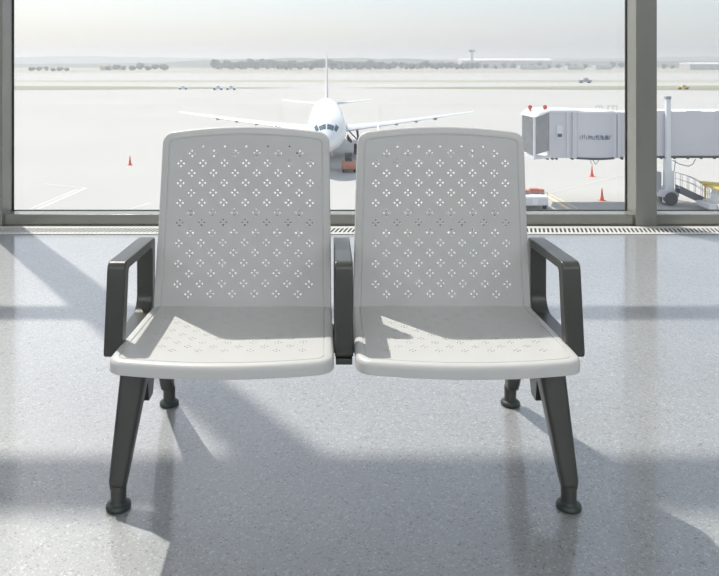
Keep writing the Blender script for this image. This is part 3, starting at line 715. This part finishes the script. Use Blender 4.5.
# ================================================================ trees
def make_tree(seed, H, W):
    random.seed(seed)
    bm = bmesh.new()
    for q in range(7):
        a = random.uniform(0, 6.28); r = random.uniform(0, W*.28) if q else 0
        c = Vector((r*math.cos(a), r*math.sin(a), H*random.uniform(.30, .74)))
        rr = W*random.uniform(.26, .36)
        res = bmesh.ops.create_icosphere(bm, subdivisions=2, radius=rr, matrix=Matrix.Translation(c))
        for v in res['verts']: v.co = c+(v.co-c)*random.uniform(.82, 1.15)
    t = bpy.data.objects.new('tree', None); COL.objects.link(t)
    finish('crown', bm, 'leaf', t, smooth=80)
    bm = bmesh.new(); tube(bm, (0, 0, 0), (0, 0, H*.5), .35, .2, 8); finish('trunk', bm, 'bark', t)
    return t
prot = [make_tree(s, h, w_) for s, h, w_ in ((1, 13.5, 13), (2, 12, 12), (3, 14.5, 14))]
usedp = [False]*3
def place_tree(x, d, sc, label, group, wide=1.0):
    i = random.randrange(3)
    if usedp[i]: t = copy_tree(prot[i])
    else: t = prot[i]; usedp[i] = True
    t.location = (x, d, G-.02); t.rotation_euler = (0, 0, random.uniform(0, 6.28)); t.scale = (sc*wide, sc*wide, sc*random.uniform(.9, 1.1))
    tag(t, label, 'tree', group)
random.seed(21)
L1 = 'dark broad tree in the long hazy treeline behind the airliner tail'
for row in range(3):
    for px in range(214+row*4, 398, 12):
        dd = 985+row*19+random.uniform(-1, 1); place_tree(hx(px, dd), dd, random.uniform(.84, .98)*(1 if px < 380 else .85), L1, 'treeline behind the airliner')
for row in range(2):
    for px in range(402+row*5, 482, 10):
        dd = 1000+row*18; place_tree(hx(px, dd), dd, random.uniform(.68, .80), 'hazy tree in the row between airliner tail and control tower', 'trees left of the control tower')
for px in range(108, 168, 8):
    dd = 905+random.uniform(-12, 12); place_tree(hx(px, dd), dd, random.uniform(.40, .62), 'small hazy tree in the thin row beyond the left grass, beside the farmhouse', 'trees beside the farmhouse', 1.35)
for px in range(32, 68, 7):
    dd = 830+random.uniform(-10, 10); place_tree(hx(px, dd), dd, random.uniform(.30, .42), 'small hazy tree in the short clump near the left window mullion', 'clump of trees at far left', 1.4)
for px in list(range(486, 624, 9))+list(range(664, 722, 9)):
    dd = 1120+random.uniform(-30, 30); place_tree(hx(px, dd), dd, random.uniform(.45, .75), 'hazy tree among the distant airport buildings at right', 'trees among the airport buildings', 1.15)

# ================================================================ distant buildings
def hall(px0, px1, pyb, hgt, dep, m, lab, grp=None, roof='broof', arch=True):
    d = gy(pyb); x0, x1 = hx(px0, d), hx(px1, d); cx = (x0+x1)/2; hw = (x1-x0)/2
    t = thing('building', (cx, d, G), lab, 'building', grp)
    bm = bmesh.new(); box(bm, (-hw, 0, 0), (hw, dep, hgt)); finish('wall', bm, m, t)
    bm = bmesh.new()
    if arch: prism(bm, [(-.5, hgt)]+[(dep/2-(dep/2+.5)*math.cos(math.pi*i/12), hgt+hgt*.35*math.sin(math.pi*i/12)) for i in range(1, 12)]+[(dep+.5, hgt)], 'x', -hw-.5, hw+.5)
    else: box(bm, (-hw-.4, -.4, hgt), (hw+.4, dep+.4, hgt+.6))
    finish('roof', bm, roof, t, smooth=30)
    n = max(1, int(hw/6))
    for i in range(n): xx = -hw+(i+.5)*2*hw/n; bm = bmesh.new(); box(bm, (xx-1.2, -.1, 0), (xx+1.2, 0, hgt*.6)); finish('door', bm, 'steel', t)
    return t
hall(462, 552, 68.2, 12.5, 40, 'bwall', 'long white-roofed hangar on the horizon right of the control tower')
hall(100, 112, 70.3, 5.0, 12, 'bwall', 'small farmhouse with reddish roof among distant trees at far left', None, 'broofred')
hall(118, 124, 70.0, 3.6, 10, 'bwall', 'tiny white shed just right of the reddish farmhouse at far left', None, 'broof', False)
hall(568, 584, 69.8, 5, 16, 'bwall', 'small pale flat-roofed hall on the horizon below the hangar row, left of mullion', None, 'broof', False)
hall(596, 612, 69.6, 6, 18, 'bwall', 'pale hall on the horizon just left of the right-hand mullion', None, 'broof', False)
hall(520, 548, 69.7, 5, 16, 'bwall', 'low pale shed in front of the long white-roofed hangar', None, 'broof', False)
hall(690, 760, 69.8, 7.5, 30, 'bwall', 'wide white hangar on the horizon right of the mullion', None)
d = 1150.0
tw = thing('control_tower', (hx(472, d), d, G), 'slender pale airport control tower rising above the horizon', 'tower')
bm = bmesh.new(); lathe(bm, (0, 0, 0), [(3, 0), (2.2, 6), (1.9, 24), (2.6, 26)], 16); finish('shaft', bm, 'bwall', tw, smooth=40)
bm = bmesh.new(); lathe(bm, (0, 0, 26), [(2.6, 0), (5.0, 1.2), (5.4, 4.0)], 16); finish('cab', bm, 'cockpit', tw, smooth=30)
bm = bmesh.new(); lathe(bm, (0, 0, 30), [(6.0, 0), (6.0, .7), (2.0, 1.5)], 16); finish('roof', bm, 'broof', tw, smooth=30)
bm = bmesh.new(); tube(bm, (0, 0, 31.5), (0, 0, 35), .25, .12, 8); finish('antenna', bm, 'steel', tw)

# ---------------------------------------------------------------- haze over the airfield
bm = bmesh.new(); box(bm, (-3400, 12, G-.3), (3400, 5100, G+42)); hz = finish('haze', bm, haze_mat()); hz['kind'] = 'structure'
